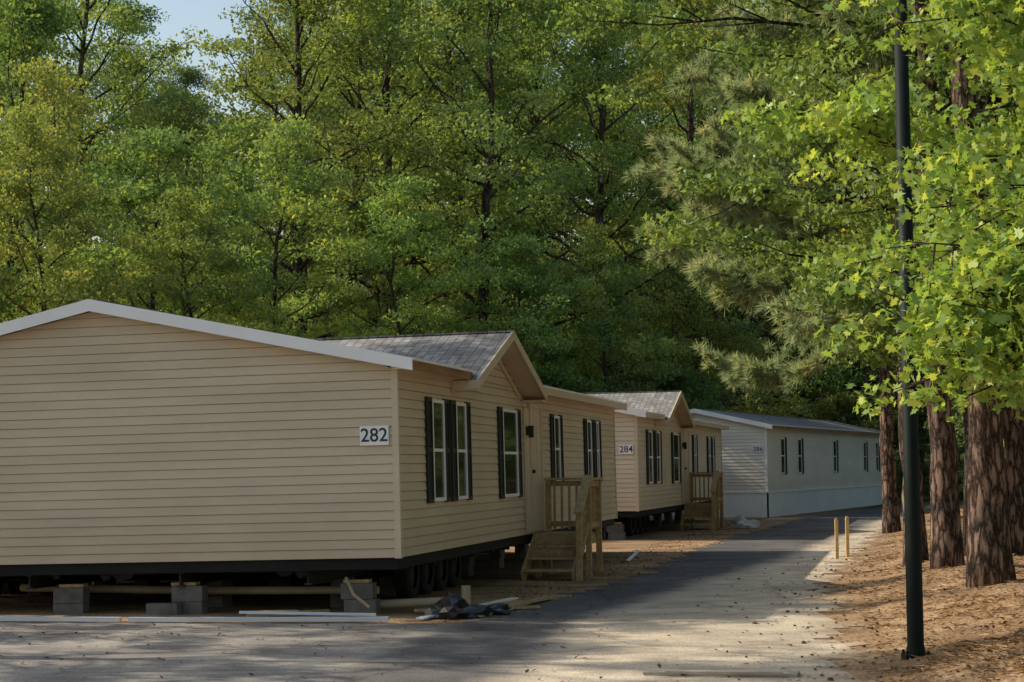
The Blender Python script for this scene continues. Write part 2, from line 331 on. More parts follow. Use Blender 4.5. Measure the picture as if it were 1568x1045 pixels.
def window(B,x0,x1,z0,z1,sl=.28,sr=.28,y=-.020):
    f=.045
    B.box(x0,x1,y-.03,y,z0,z0+f,0);B.box(x0,x1,y-.03,y,z1-f,z1,0)
    B.box(x0,x0+f,y-.03,y,z0+f,z1-f,0);B.box(x1-f,x1,y-.03,y,z0+f,z1-f,0)
    zm=(z0+z1)/2; B.box(x0+f,x1-f,y-.024,y,zm-.02,zm+.02,0)
    B.box(x0+f,x1-f,y-.010,y+.001,z0+f,zm-.02,1); B.box(x0+f,x1-f,y-.014,y+.001,zm+.02,z1-f,1)
    for s,a in ((sl,x0-sl-.01),(sr,x1+.01)):
        if not s: continue
        B.box(a,a+.035,y-.03,y,z0-.02,z1+.02,2);B.box(a+s-.035,a+s,y-.03,y,z0-.02,z1+.02,2)
        for zz in (z0-.02,zm-.03,z1-.04): B.box(a+.035,a+s-.035,y-.029,y,zz,zz+.06,2)
        zz=z0+.05
        while zz<z1-.06:
            B.poly([(a+.035,y-.025,zz),(a+s-.035,y-.025,zz),(a+s-.035,y-.006,zz+.035),(a+.035,y-.006,zz+.035)],2); zz+=.033
        B.poly([(a+.02,y-.004,z0),(a+s-.02,y-.004,z0),(a+s-.02,y-.004,z1),(a+.02,y-.004,z1)],2)
def home(name,mat,sid,L_,W,dorm,wins,door,skirt,zb=.70,ze=3.02,m_=.215,rawf=True):
    root=empty(name); root.matrix_world=mat
    B=Buf()
    laps(B,(0,0,0),(1,0,0),(0,-1,0),zb,ze,lambda z:(0,L_))
    laps(B,(0,W,0),(1,0,0),(0,1,0),zb,ze,lambda z:(0,L_))
    gl=lambda z:(max(0,(z-ze)/m_),W-max(0,(z-ze)/m_))
    laps(B,(0,0,0),(0,1,0),(-1,0,0),zb,ze+m_*W/2,gl); laps(B,(L_,0,0),(0,1,0),(1,0,0),zb,ze+m_*W/2,gl)
    if dorm:
        a,c,pz,md=dorm; xc=(a+c)/2
        laps(B,(0,0,0),(1,0,0),(0,-1,0),ze,pz-.09,lambda z:(xc-(pz-.09-z)/md,xc+(pz-.09-z)/md))
    obj('walls',B.mesh('walls',[sid]),root)
    T=Buf()
    for (x,y) in ((0,0),(0,W),(L_,0),(L_,W)):
        sx=-1 if x==0 else 1; sy=-1 if y==0 else 1
        T.box(min(x,x+sx*.03)-(.0 if sx<0 else .05),max(x,x+sx*.03)+(.05 if sx<0 else 0),min(y,y+sy*.03)-(0 if sy<0 else .05),max(y,y+sy*.03)+(.05 if sy<0 else 0),zb-.01,ze-.005)
    obj('corner_trim',T.mesh('corner_trim',[M_trimtan if sid is not M_sid3 else M_white]),root)
    R=Buf(); t=.09; ov=.25
    def slab(x0,x1,y0,y1):
        R.prism([(y0,zr0(y0)),(y1,zr0(y1)),(y1,zr0(y1)+t),(y0,zr0(y0)+t)],x0,x1,'x')
    zr0=lambda y: ze+.02+m_*(y if y<=W/2 else W-y)
    if dorm:
        slab(-.2,a+.12,-ov,W/2); slab(a+.12,c-.12,.06,W/2); slab(c-.12,L_+.2,-ov,W/2)
    else: slab(-.2,L_+.2,-ov,W/2)
    slab(-.2,L_+.2,W/2+.0005,W+ov)
    if dorm:
        yb=(pz-(ze+.02+t))/m_+.05
        for s in (-1,1):
            xe=xc+s*((c-a)/2+.15); ze2=pz-md*((c-a)/2+.15)
            R.prism([(xc+s*.0004,pz-t),(xe,ze2-t),(xe,ze2),(xc+s*.0004,pz)],-.36,yb,'y')
        R.box(xc-.08,xc+.08,-.37,yb-.1,pz-.01,pz+.012)
    R.box(-.2,L_+.2,W/2-.1,W/2+.1,zr0(W/2)+t-.02,zr0(W/2)+t+.012)
    obj('roof',R.mesh('roof',[M_shing]),root)
    F=Buf()
    fh=.15
    for x0,x1 in ((-.225,-.2005),(L_+.2005,L_+.225)):
        for ya,yb2 in ((-ov-.02,W/2),(W/2+.0003,W+ov+.02)):
            F.prism([(ya,zr0(ya)+t+.012-fh),(yb2,zr0(yb2)+t+.012-fh),(yb2,zr0(yb2)+t+.012),(ya,zr0(ya)+t+.012)],x0,x1,'x',0)
    for ya,yb2 in ((-ov,W/2),(W/2,W+ov)):
        F.prism([(ya,zr0(ya)-.012),(yb2,zr0(yb2)-.012),(yb2,zr0(yb2)-.002),(ya,zr0(ya)-.002)],-.2,-.02,'x',1)
        F.prism([(ya,zr0(ya)-.012),(yb2,zr0(yb2)-.012),(yb2,zr0(yb2)-.002),(ya,zr0(ya)-.002)],L_+.02,L_+.2,'x',1)
    segs=[(-.2,a+.0),(c-.0,L_+.2)] if dorm else [(-.2,L_+.2)]
    for i,(x0,x1) in enumerate(segs):
        z=zr0(-ov); F.box(x0,x1,-ov-.022,-ov-.001,z-.04,z+t+.004,2 if (i==0 and rawf) else 1)
        F.box(x0,x1,-ov,-.02,z-.03,z-.012,1)
        F.box(x0,x1,-ov-.035,-ov-.0225,z+t-.02,z+t+.012,0)
        F.box(max(x0,0.04),min(x1,L_-.04),-.035,-.0205,ze-.09,ze-.002,1)
    F.box(-.2,L_+.2,W+ov+.001,W+ov+.022,zr0(-ov)-.04,zr0(-ov)+t,1)
    if dorm:
        for s in (-1,1):
            xe=xc+s*((c-a)/2+.16); e=(c-a)/2+.16
            F.prism([(xc+s*.0004,pz+.014),(xe,pz-md*e+.014),(xe,pz-md*e-.125),(xc+s*.0004,pz-.125)],-.385,-.3605,'y',1)
            F.prism([(xc,pz-t-.012),(xe,pz-md*e-t-.012),(xe,pz-md*e-t-.002),(xc,pz-t-.002)],-.36,-.02,'y',1)
            F.box(min(xe,xe+s*.02),max(xe,xe+s*.02),-.385,-.02,pz-md*e-.12,pz-md*e+.006,1)
            xi=xc+s*((c-a)/2-.1); F.box(min(xe,xi),max(xe,xi),-.36,-.02,pz-md*e-t-.05,pz-md*e-t-.013,1)
            e3=e-.45
            F.prism([(xc+s*.0004,pz-.17),(xc+s*e3,pz-.17-md*e3),(xc+s*e3,pz-.25-md*e3),(xc+s*.0004,pz-.25)],-.034,-.021,'y',1)
    obj('fascia',F.mesh('fascia',[M_white,M_trimtan if sid is not M_sid3 else M_white,M_rawwood]),root)
    Wn=Buf()
    for w in wins: window(Wn,*w)
    obj('windows',Wn.mesh('windows',[M_white,M_glass,M_shutter,M_curt]),root)
    if door:
        D=Buf(); x0,x1=door; y=-.020
        D.box(x0-.07,x0,y-.03,y,zb+.03,2.80);D.box(x1,x1+.07,y-.03,y,zb+.03,2.80);D.box(x0,x1,y-.03,y,2.74,2.80)
        D.box(x0,x1,y-.012,y+.001,zb+.03,2.74)
        for zz in (.9,1.45,2.0):
            D.box(x0+.12,(x0+x1)/2-.05,y-.02,y-.0125,zz,zz+.42);D.box((x0+x1)/2+.05,x1-.12,y-.02,y-.0125,zz,zz+.42)
        D.box(x0-.50,x0-.12,y-.02,y,zb+.04,2.72)
        D.tube([(x0+.07,y-.02,1.7),(x0+.07,y-.07,1.7)],[.03,.03],8,1)
        D.box(x0-.40,x0-.30,y-.05,y-.0205,2.28,2.42,1); D.box(x0-.39,x0-.31,y-.14,y-.05,2.40,2.43,1); D.box(x0-.385,x0-.315,y-.135,y-.06,2.24,2.40,1)
        obj('door',D.mesh('door',[M_trimtan,M_brass]),root)
    U=Buf()
    if skirt:
        zt=zb
        def corr(o,u,n,Ln):
            o=Vector(o);u=Vector(u);n=Vector(n);s=0;k=0
            while s<Ln-.01:
                e=min(s+.1,Ln); d0=.0 if k%2 else .02
                p=o+u*s+n*d0;q=o+u*e+n*d0
                U.poly([(p.x,p.y,-.2),(q.x,q.y,-.2),(q.x,q.y,zt),(p.x,p.y,zt)],0)
                q2=o+u*e+n*(.02-d0); U.poly([(q.x,q.y,-.2),(q2.x,q2.y,-.2),(q2.x,q2.y,zt),(q.x,q.y,zt)],0)
                s+=.1;k+=1
        corr((0,-.03,0),(1,0,0),(0,-1,0),L_);corr((-.03,0,0),(0,1,0),(-1,0,0),W);corr((L_+.03,0,0),(0,1,0),(1,0,0),W);corr((0,W+.03,0),(1,0,0),(0,1,0),L_)
        U.box(-.07,L_+.07,-.07,-.02,zb-.03,zb+.035,0); U.box(-.07,-.02,-.018,W+.07,zb-.03,zb+.035,0)
        obj('skirting',U.mesh('skirting',[M_skirt]),root)
    else:
        U.box(.03,L_-.03,.03,W-.03,zb-.14,zb-.001,0)
        for y in (1.2,W/2-1,W/2+1,W-1.2):
            U.box(.15,L_-.15,y-.05,y+.05,.38,.4,1);U.box(.15,L_-.15,y-.01,y+.01,.4,.54,1);U.box(.15,L_-.15,y-.05,y+.05,.54,.559,1)
        x=1.
        while x<L_: U.box(x,x+.06,.1,W-.1,.50,.558,1); x+=1.2
        # torn belly wrap and strapping hanging under the floor
        rr=np.random.default_rng(3)
        for i in range(9):
            y=.6+rr.random()*(W-1.2); w_=rr.uniform(.1,.5); d_=rr.uniform(.03,.12)
            U.poly([(.06,y,zb-.139),(.06,y+w_,zb-.139),(.09,y+w_*.7,zb-.139-d_),(.09,y+w_*.2,zb-.139-d_*.7)],0)
        obj('chassis',U.mesh('chassis',[M_black,M_steel]),root)
        K=Buf()
        def block(cx,cy,z,rot=False):
            a2,b2=(.2,.1) if not rot else (.1,.2)
            jx,jy=rr.normal()*.012,rr.normal()*.012; cx+=jx; cy+=jy
            K.box(cx-a2,cx+a2,cy-b2,cy+b2,z,z+.19)
            K.box(cx-a2*.8,cx-a2*.15,cy-b2*.5,cy+b2*.5,z+.1905,z+.194,1)
        x=1.6
        while x<L_:
            for y in (1.2,W/2-1,W/2+1,W-1.2):
                block(x,y,0);block(x,y,.193)
            x+=2.4
        for y in (.58,2.8,4.36,7.2):
            for zz in (0,.196): block(.32,y,zz,True)
        block(.1,3.05,0,True)
        for y in (.62,2.84,4.33,7.2): K.box(.24,.40,y-.16,y+.16,.391,.43,2)
        obj('block_piers',K.mesh('block_piers',[M_conc,M_black,M_wood]),root)
        Wt=Buf()
        for x in (3.2,4.05,4.9,5.75):
            for y in (.75,W/2-.7,W-.75):
                pr=[(-.10,.20),(-.11,.31),(-.08,.345),(.08,.345),(.11,.31),(.10,.20)]
                b0=len(Wt.v);n_=24
                for yy,r in pr:
                    for k in range(n_):
                        an=2*math.pi*k/n_; Wt.v.append((x+r*math.cos(an),y+yy,.345+r*math.sin(an)))
                for i in range(len(pr)-1):
                    for k in range(n_):
                        Wt.f.append((b0+i*n_+k,b0+i*n_+(k+1)%n_,b0+(i+1)*n_+(k+1)%n_,b0+(i+1)*n_+k));Wt.mi.append(0)
                Wt.tube([(x,y-.06,.345),(x,y+.06,.345)],[.2,.2],16,1)
            Wt.tube([(x,.7,.345),(x,W-.7,.345)],[.035,.035],8,1)
        obj('wheels_and_axles',Wt.mesh('wheels_and_axles',[M_tire,M_steel]),root)
    return root
def frame(cx,cy,ang,tilt=0):
    return Matrix.Translation((cx,cy,0))@Matrix.Rotation(ang,4,'Z')@Matrix.Rotation(tilt,4,'X')
winsA=[(1.65,2.3,1.34,2.66,.29,.27),(3.0,3.6,1.34,2.66,.29,.27),(6.1,7.2,1.32,2.66),(10.45,10.98,1.5,2.66),(13.95,14.45,1.5,2.66),(15.05,15.35,1.5,2.66,.26,.26)]
A1=math.atan2(.98,.199); M1=frame(-1.37,23.7,A1,-.016)
A2=math.atan2(.976,.218); M2=frame(2.98,47.3,A2,-.004)
A3=math.atan2(.934,.357); M3=frame(8.6,66.8,A3,0)
DM=(3.05,7.85,3.77,.325)
home('mobile_home',M1,M_sid1,17.6,7.7,DM,winsA,(8.3,9.2),False)
home('mobile_home',M2,M_sid2,17.6,7.7,DM,winsA,(8.3,9.2),False,rawf=False)
winsC=[(x0,x0+.62,1.47,2.72,0,.3) for x0 in (1.95,4.65,10.9,17.1,19.9)]
home('mobile_home',M3,M_sid3,22.4,4.9,None,winsC,None,True,zb=.86,ze=3.08,m_=.22)

def sign(M,txt,y,z,w=.34,h=.225):
    root=empty('house_number_sign'); root.matrix_world=M@Matrix.Translation((-.022,y,z))
    B=Buf(); B.box(-.022,0,-w/2,w/2,-h/2,h/2); p=obj('plate',B.mesh('plate',[M_white]),root)
    md=p.modifiers.new('b','BEVEL'); md.width=.004
    cu=bpy.data.curves.new('digits','FONT'); cu.body=txt; cu.size=h*.98; cu.align_x='CENTER'; cu.align_y='CENTER'; cu.extrude=.003; cu.offset=.0015
    cu.materials.append(M_dark)
    t=bpy.data.objects.new('digits',cu); col.objects.link(t); t.parent=root
    R=Matrix(((0,0,-1,-.0235),(-1,0,0,0),(0,1,0,0),(0,0,0,1))); t.matrix_local=R
sign(M1,'282',.27,2.17,.36,.235); sign(M2,'284',.25,2.18); sign(M3,'286',.28,2.32)

def porch(M):
    root=empty('wooden_porch_steps'); root.matrix_world=M
    B=Buf(); x0,x1,xs_=8.25,9.4,7.25; yo=-.86; zt=.70; rt=1.55
    k=yo
    while k<-.06: B.box(x0-.02,x1,k,k+.085,zt-.035,zt); k+=.092
    B.box(x0,x1,yo-.03,yo-.001,zt-.19,zt-.036);B.box(x0,x0+.035,yo,-.05,zt-.19,zt-.036);B.box(x1-.035,x1,yo,-.05,zt-.19,zt-.036)
    hs=zt/4; tr=(x0-xs_-.1)/3
    for i in range(1,4):
        z=hs*i; xa=xs_+(i-1)*tr
        B.box(xa,xa+.135,yo+.03,-.07,z-.035,z);B.box(xa+.145,xa+.29,yo+.03,-.07,z-.035,z)
        if i>=3: B.box(xa+.02,xa+.04,yo+.03,-.07,z-hs+.002,z-.036)
    B.box(x0-.05,x0-.03,yo+.03,-.07,zt-hs+.002,zt-.036)
    for y in (yo+.01,-.05): B.beam((xs_+.0,y,.03),(x0+.05,y,zt-.13),.035,.24)
    P=.089
    for (x,y,a) in ((x0+.05,yo-.075,rt),(x1-.05,yo-.075,rt),(x1-.05,-.09,rt),(xs_+.12,yo-.075,1.03),(x0+.05,-.1,zt-.04)):
        B.box(x-P/2,x+P/2,y-P/2,y+P/2,-.05,a)
    B.box(x0-.03,x1+.03,yo-.15,yo-.0,rt+.001,rt+.038); B.box(x1-.12,x1+.02,yo+.001,-.03,rt+.001,rt+.038)
    for z in (.78,rt-.10): B.box(x0+.1,x1-.1,yo-.095,yo-.057,z,z+.089);B.box(x1-.07,x1-.032,yo-.025,-.14,z,z+.089)
    x=x0+.18
    while x<x1-.12: B.box(x-.019,x+.019,yo-.056,yo-.02,.74,rt-.02); x+=.125
    y=-.2
    while y>yo+.02: B.box(x1-.1075,x1-.0705,y-.019,y+.019,.74,rt-.02); y-=.125
    B.beam((xs_+.02,yo-.075,1.05),(x0+.04,yo-.075,rt+.07),.14,.036);B.beam((xs_+.12,yo-.075,.93),(x0+.0,yo-.075,rt-.09),.036,.085);B.beam((xs_+.12,yo-.075,.32),(x0+.0,yo-.075,.84),.036,.085)
    for i in range(1,8):
        f=i/8; x=xs_+.12+f*(x0-xs_-.12); z=.33+f*.52; B.box(x-.019,x+.019,yo-.056,yo-.03,z,z+.66)
    obj('timber',B.mesh('timber',[M_wood]),root)
porch(frame(-1.37,23.7,A1)); porch(frame(2.98,47.3,A2))

# ---------------------------------------------------------------- street furniture
lx,ly=3.50,17.3
root=empty('street_lamp',(lx,ly,float(gz(lx,ly))))
B=Buf()
B.tube([(0,0,-.1),(0,0,.25),(0,0,6.6)],[.073,.073,.058],20,0)
B.box(-.11,.11,-.11,.11,-.03,.025,0)
B.tube([(0,0,.0),(0,0,.09)],[.09,.08],16,0)
for sx in (-1,1):
    for sy in (-1,1): B.tube([(sx*.09,sy*.09,.02),(sx*.09,sy*.09,.06)],[.012,.012],8,0)
obj('pole',B.mesh('pole',[M_post],False),root)
for p in root.children[0].data.polygons: p.use_smooth=len(p.vertices)==4 and p.area>.02
B=Buf(); B.tube([(0,0,6.5),(.25,0,6.75),(.8,0,6.85)],[.035,.03,.03],10,0); B.box(.7,1.25,-.13,.13,6.80,6.93,0); B.box(.78,1.18,-.1,.1,6.785,6.7995,1)
obj('lamp_head',B.mesh('lamp_head',[M_post,M_white]),root)
M_stake=simple('stake_paint',(.66,.45,.18),.7,.25,8)
for (x,y,h) in ((6.02,36.8,.76),(6.32,37.4,.78)):
    r_=empty('wooden_stake',(x,y,float(gz(x,y)))); B=Buf(); B.box(-.03,.03,-.03,.03,-.1,h-.03); B.box(-.022,.022,-.022,.022,h-.03,h)
    obj('post',B.mesh('post',[M_stake]),r_)
def mk(name,B,mats): return obj(name,B.mesh(name,mats))
B=Buf(); B.beam((-9.5,24.2,.045),(-4.6,23.05,.045),.07,.05); B.beam((-4.5,23.02,.045),(-1.45,22.65,.045),.06,.05); B.beam((-3.2,22.95,.12),(-1.6,22.75,.09),.03,.03); mk('vinyl_trim_strips',B,[simple('vinyl_offwhite',(.62,.64,.66),.5,.1,2)])
B=Buf(); B.beam((-.9,23.4,.03),(.05,25.2,.06),.14,.03);B.beam((-1.2,23.9,.05),(.3,24.6,.03),.1,.03);B.beam((-.2,24.0,.06),(.45,26.2,.04),.12,.03)
B.beam((-.5,23.2,.02),(-.1,24.4,.03),.2,.02);B.beam((-3.1,23.7,.03),(-2.3,24.3,.03),.09,.04);B.beam((-7.4,24.9,.03),(-6.5,24.3,.04),.12,.04); mk('scrap_boards',B,[M_wood])
B=Buf(); B.beam((-1.1,22.9,.03),(.0,26.0,.05),.1,.02);B.beam((2.1,36.5,.03),(2.6,41,.03),.06,.03); mk('white_scrap_trim',B,[M_white])
B=Buf(); B.tube([(-6.4,25.6,.28),(-4.,25.2,.24),(-1.7,24.6,.26)],[.05,.05,.05],10);B.tube([(-1.7,24.3,.1),(-.6,24.3,.14)],[.055,.055],10);B.tube([(-.6,24.3,.08),(-.6,24.3,.32)],[.06,.06],10); B.tube([(-3.2,23.6,.05),(-2.6,23.7,.05)],[.04,.04],8); B.tube([(-2.05,24.0,.45),(-1.95,23.9,.25),(-1.75,23.8,.10)],[.02,.02,.02],8); mk('drain_pipe',B,[M_pipe])
def crumple(name,c,s,mat,seed):
    r=np.random.default_rng(seed); import bmesh
    bm=bmesh.new(); bmesh.ops.create_icosphere(bm,subdivisions=3,radius=1)
    for v in bm.verts:
        k=1+.3*math.sin(v.co.x*5+seed)+.25*math.sin(v.co.y*7+v.co.z*4)+r.normal()*.07
        v.co=Vector((v.co.x*s[0]*k,v.co.y*s[1]*k,max(-.02,v.co.z*s[2]*k)))
    me=bpy.data.meshes.new(name); bm.to_mesh(me); bm.free(); me.materials.append(mat); return obj(name,me,None,c)
crumple('trash_bag',(-.72,23.3,.02),(.33,.25,.2),M_bag,2); crumple('trash_bag',(-.35,23.8,.02),(.28,.22,.1),M_bag,5)
crumple('plastic_sheet',(6.45,55.5,.02),(.32,.3,.28),M_bagw,3)
B=Buf(); B.beam((1.1,16.75,.022),(2.35,16.45,.022),.26,.025); B.beam((1.25,16.5,.045),(2.2,16.3,.045),.05,.02); mk('wooden_board',B,[simple('grey_board',(.38,.33,.27),.9,.3,5,.2,.3)])

# ---------------------------------------------------------------- trees
def gentree(seed,H,R,base,nl,leaf,per,cr,mat,T=DIAMOND,prof=None,r0=None,wander=.25,el=(.1,1.05),nsub=5,bark=None,lean=(0,0)):
    rng=np.random.default_rng(seed); B=Buf(); r0=r0 or H*.013
    tp=[]; wx=wy=0
    for i in range(9):
        f=i/8; tp.append(Vector((wx+lean[0]*f*H,wy+lean[1]*f*H,H*.95*f-.15*(i==0)))); wx+=rng.normal()*wander*.5; wy+=rng.normal()*wander*.5
    tr=[r0*(1.35 if i==0 else 1)*(1-.88*i/8) for i in range(9)]
    B.tube(tp,tr,10)
    def tpos(z):
        f=max(0,min(.999,z/(H*.95)))*8; i=int(f); return tp[i].lerp(tp[i+1],f-i)
    if prof is None: prof=lambda f: max(.12,math.sin(math.pi*(.16+.80*f)))**.8
    C=[];CR=[]
    for i in range(nl):
        f=(i+rng.random())/nl; z=base+(H*.93-base)*f; az=i*2.399+rng.normal()*.3; Ln=R*prof(f)*rng.uniform(.6,1.25)
        e=el[0]+(el[1]-el[0])*f+rng.normal()*.12
        st=tpos(max(base*.6,z-Ln*.25)); d=Vector((math.cos(az)*math.cos(e),math.sin(az)*math.cos(e),math.sin(e)))
        pts=[st]; p=st.copy()
        for k in range(5):
            dd=(d+Vector(rng.normal(size=3)*.16)+Vector((0,0,.10*(2-k)*.5))).normalized(); p=p+dd*Ln/5; pts.append(p.copy())
        rr=max(.02,r0*.38*(1-.6*f)); B.tube(pts,[rr*(1-.85*k/5) for k in range(6)],6)
        C.append(pts[-1]);CR.append(cr*rng.uniform(.7,1.1))
        for s in range(nsub):
            q=rng.uniform(.3,1)*5; j=int(min(q,4.99)); ps=pts[j].lerp(pts[j+1],min(q-j,1))
            sd=(d*.6+Vector(rng.normal(size=3)*np.array([.8,.8,.45]))).normalized(); sl=rng.uniform(.12,.32)*R
            pe=ps+sd*sl; B.tube([ps,ps.lerp(pe,.5)+Vector(rng.normal(size=3)*.05),pe],[rr*.35,rr*.22,.008],4)
            C.append(pe);CR.append(cr*rng.uniform(.5,1.2))
            if rng.random()<.5: C.append(ps.lerp(pe,.5));CR.append(cr*rng.uniform(.4,.8))
    C=np.array([tuple(c_) for c_ in C]);CR=np.array(CR)
    cnt=np.maximum(8,(per*(CR/cr)**2*rng.uniform(.6,1.4,len(C)))).astype(int)
    idx=np.repeat(np.arange(len(C)),cnt)
    off=rng.normal(size=(len(idx),3)); off=norm(off)*(rng.random((len(idx),1))**.45)*np.array([1.15,1.15,.5])
    Pn=C[idx]+off*CR[idx][:,None]
    rb=rng.random(len(C))
    rnd=np.clip(.5*rb[idx]+.5*rng.random(len(idx)),0,1)
    S=leaf*rng.uniform(.6,1.3,len(idx))
    lm=leaves('foliage',Pn,S,rng,mat,T,rnd=rnd)
    return B.mesh('trunk_and_limbs',[bark or M_bark],True),lm
def genpine(seed,H,base,R,r0,nl,per=34,nlen=.24,lean=(0,0),side=None,spread=1.,T=NEEDLE,tw=.5):
    rng=np.random.default_rng(seed); B=Buf(); tp=[];wx=wy=0
    nseg=40
    for i in range(nseg+1):
        f=i/nseg; tp.append(Vector((wx+lean[0]*f*H,wy+lean[1]*f*H,H*f-.2*(i==0)))); wx+=rng.normal()*.022;wy+=rng.normal()*.022
    B.tube(tp,[r0*(1+.35*math.exp(-i*.9))*(1-.85*i/nseg) for i in range(nseg+1)],22,rough=rng)
    def tpos(z):
        f=max(0,min(.999,z/H))*nseg; i=int(f); return tp[i].lerp(tp[i+1],f-i)
    C=[];D=[]
    for i in range(nl):
        f=(i+rng.random()*.8)/nl; z=base+(H-base)*f; az=i*2.399+rng.normal()*.25
        if side is not None and rng.random()<.6: az=side+rng.normal()*.7
        Ln=R*(1-.75*f**1.4)*rng.uniform(.7,1.15); e=-.08+.75*f+rng.normal()*.1
        d=Vector((math.cos(az)*math.cos(e),math.sin(az)*math.cos(e),math.sin(e))); st=tpos(z); pts=[st];p=st.copy()
        for k in range(6):
            p=p+(d+Vector(rng.normal(size=3)*.10)+Vector((0,0,-.10+.06*k))).normalized()*Ln/6; pts.append(p.copy())
        rr=max(.02,r0*.3*(1-.6*f)); B.tube(pts,[rr*(1-.85*k/6) for k in range(7)],6)
        ns=int(9*Ln/3)+4
        for s in range(ns):
            q=rng.uniform(.25,1)*6; j=int(min(q,5.99)); ps=pts[j].lerp(pts[j+1],min(q-j,1))
            sd=(d*.8+Vector(rng.normal(size=3)*np.array([.7,.7,.4]))).normalized(); sl=rng.uniform(.35,1.0)*spread
            pe=ps+sd*sl; B.tube([ps,pe],[rr*.3,.008],4)
            for t_ in np.linspace(.35,1,5):
                C.append(tuple(ps.lerp(pe,float(t_))));D.append(tuple(sd+Vector((0,0,.15))))
                if rng.random()<tw:
                    tv=Vector(rng.normal(size=3)*.2); C.append(tuple(ps.lerp(pe,float(t_))+tv));D.append(tuple((sd+tv*3).normalized()))
    C=np.array(C);D=np.array(D); idx=np.repeat(np.arange(len(C)),per)
    U=norm(D[idx]*.9+rng.normal(size=(len(idx),3))*.65)
    rb=rng.random(len(C))
    lm=leaves('needles',C[idx]+rng.normal(size=(len(idx),3))*.025,nlen*rng.uniform(.6,1.2,len(idx)),rng,M_needle,T,U=U,rnd=np.clip(.6*rb[idx]+.4*rng.random(len(idx)),0,1))
    return B.mesh('trunk_and_limbs',[M_pbark],True),lm
def place(name,pair,x,y,rot=0,sc=1,parent=None,dz=0):
    if parent is None:
        r_=empty(name,(x,y,float(gz(x,y))+dz)); r_.rotation_euler=(0,0,rot); r_.scale=(sc,)*3 if not hasattr(sc,'__len__') else sc
        obj('trunk_and_limbs',pair[0],r_);obj('foliage',pair[1],r_); return r_
    for nm,me in (('tree_wood',pair[0]),('tree_foliage',pair[1])): obj(nm,me,parent,(x,y,float(gz(x,y))+dz),rot,sc)

V=[gentree(11,19,5.2,3.,36,.17,125,.82,M_leafA),
   gentree(12,20,4.4,4.,38,.16,120,.75,M_leafB),
   gentree(13,17,5.0,2.5,32,.19,110,.95,M_leafD),
   gentree(14,12,3.8,1.2,30,.14,125,.62,M_leafB),
   gentree(15,11,3.6,1.0,28,.15,125,.62,M_leafA),
   gentree(16,17,5.4,6,18,.19,180,.72,M_leafB,nsub=4)]
SH=[gentree(21,4.2,2.2,.3,20,.13,120,.5,M_leafA,r0=.05),gentree(22,5,2.4,.3,20,.13,120,.55,M_leafD,r0=.05)]
forest=empty('distant_forest')
r=np.random.default_rng(5)
def pl(v,x,y,s=1.): place('t',v,x,y,r.uniform(0,6.28),(s*r.uniform(.92,1.08),s*r.uniform(.92,1.08),s),forest)
for x,y,k,s in ((-18,50,4,1.),(-15,52,3,.95),(-12.2,50,3,.9),(-10,56,4,1.05),(-8.6,52,3,.75),(-6.8,59,3,1.),(-20,57,2,.8),(-14,59,3,1.15),(-3.6,67,3,.95),(.3,69,4,.9),(-9,66,3,1.1),(3.2,71,3,.85),(6.2,77,4,.95)): pl(V[k],x,y,s)
for x,y,k,s in ((-24,70,0,1.15),(-18.5,72,0,1.1),(-17.2,79,1,1.25),(-13,74,2,.95),(-8,72,1,1.15),(-4.6,77,1,1.2),(-1,73,0,1.2),(3.6,76,1,1.1),(7.5,80,1,1.15),(1.2,84,1,1.2),(-7,84,0,1.3),(12,97,0,1.25),(17,99,0,1.3),(22,95,0,1.2),(4,92,0,1.35),(-2,90,0,1.35),(-6,92,2,1.35),(27,90,2,1.2)): pl(V[k],x,y,s)
for x in np.arange(-42,46,5.2):
    pl(V[int(r.integers(0,3))],x+r.normal()*1.2,108+r.normal()*3,r.uniform(1.2,1.4) if not -22.5<x<-15 else 1.12)
for x in np.arange(-52,56,6.5):
    pl(V[[0,2,2][int(r.integers(0,3))]],x+r.normal()*1.2,128+r.normal()*4,r.uniform(1.15,1.3) if not -27<x<-18 else 1.02)
for x in np.arange(-60,66,9):
    pl(V[2],x+r.normal()*1.2,152+r.normal()*4,r.uniform(1.15,1.3) if not -33<x<-20 else .92)
for x,y in ((-13,47),(-10,48),(-16,48),(-7,48.5),(-4.5,67.5),(-1.5,68),(1.5,69),(4.,70.5),(5.5,74),(6.5,80),(9,86),(12,92),(15,93),(18,94),(21,92),(24,88),(22,80),(19.5,73),(18,68),(16.5,62),(17.5,56),(15,50),(14.6,45),(-12,63),(-8,62),(9,95),(26,96)):
    pl(SH[int(r.integers(0,2))],x,y,r.uniform(.8,1.25))
for x,y,k,s in ((20,64,4,1.1),(23,74,3,1.1),(17.5,50,4,1.),(26,82,0,1.),(20,58,2,1.)): pl(V[k],x,y,s)
for x,y,k,s in ((-18.5,30,5,1.05),(-16,21.5,5,.92),(-18,14.6,5,.85),(-14.5,25.5,5,.75),(14,9,2,1.),(15.5,16,0,.95),(15.5,24,2,.95),(16.5,33,0,.95),(18,43,2,1.05),(20,52,0,1.)):  # added out-of-view trees: left ones dapple the ground, right ones dim the walls
    place('offscreen_shade_tree',V[k],x,y,r.uniform(0,6.28),(s,s,s),None,dz=0)
pc=genpine(31,17,8.5,3.2,.235,22,24,.26,lean=(-.045,0))
pd=genpine(32,16,8.5,2.8,.185,18,24,.26,lean=(-.03,.01))
for p_,x,y,rt,s in ((pc,5.85,24.2,0,1.),(pd,6.15,28.,.4,1.05),(pd,6.4,31.5,5.9,.9),(pd,7.95,31.,.2,1.05),(pd,7.7,27.6,.5,.95)):
    place('pine_tree',p_,x,y,rt,s)
pv=genpine(41,15,4.9,6.2,.2,48,42,.30,side=math.pi,spread=1.2,T=NEEDLEW,tw=.8)
place('pine_tree',pv,9.6,50,0,1)
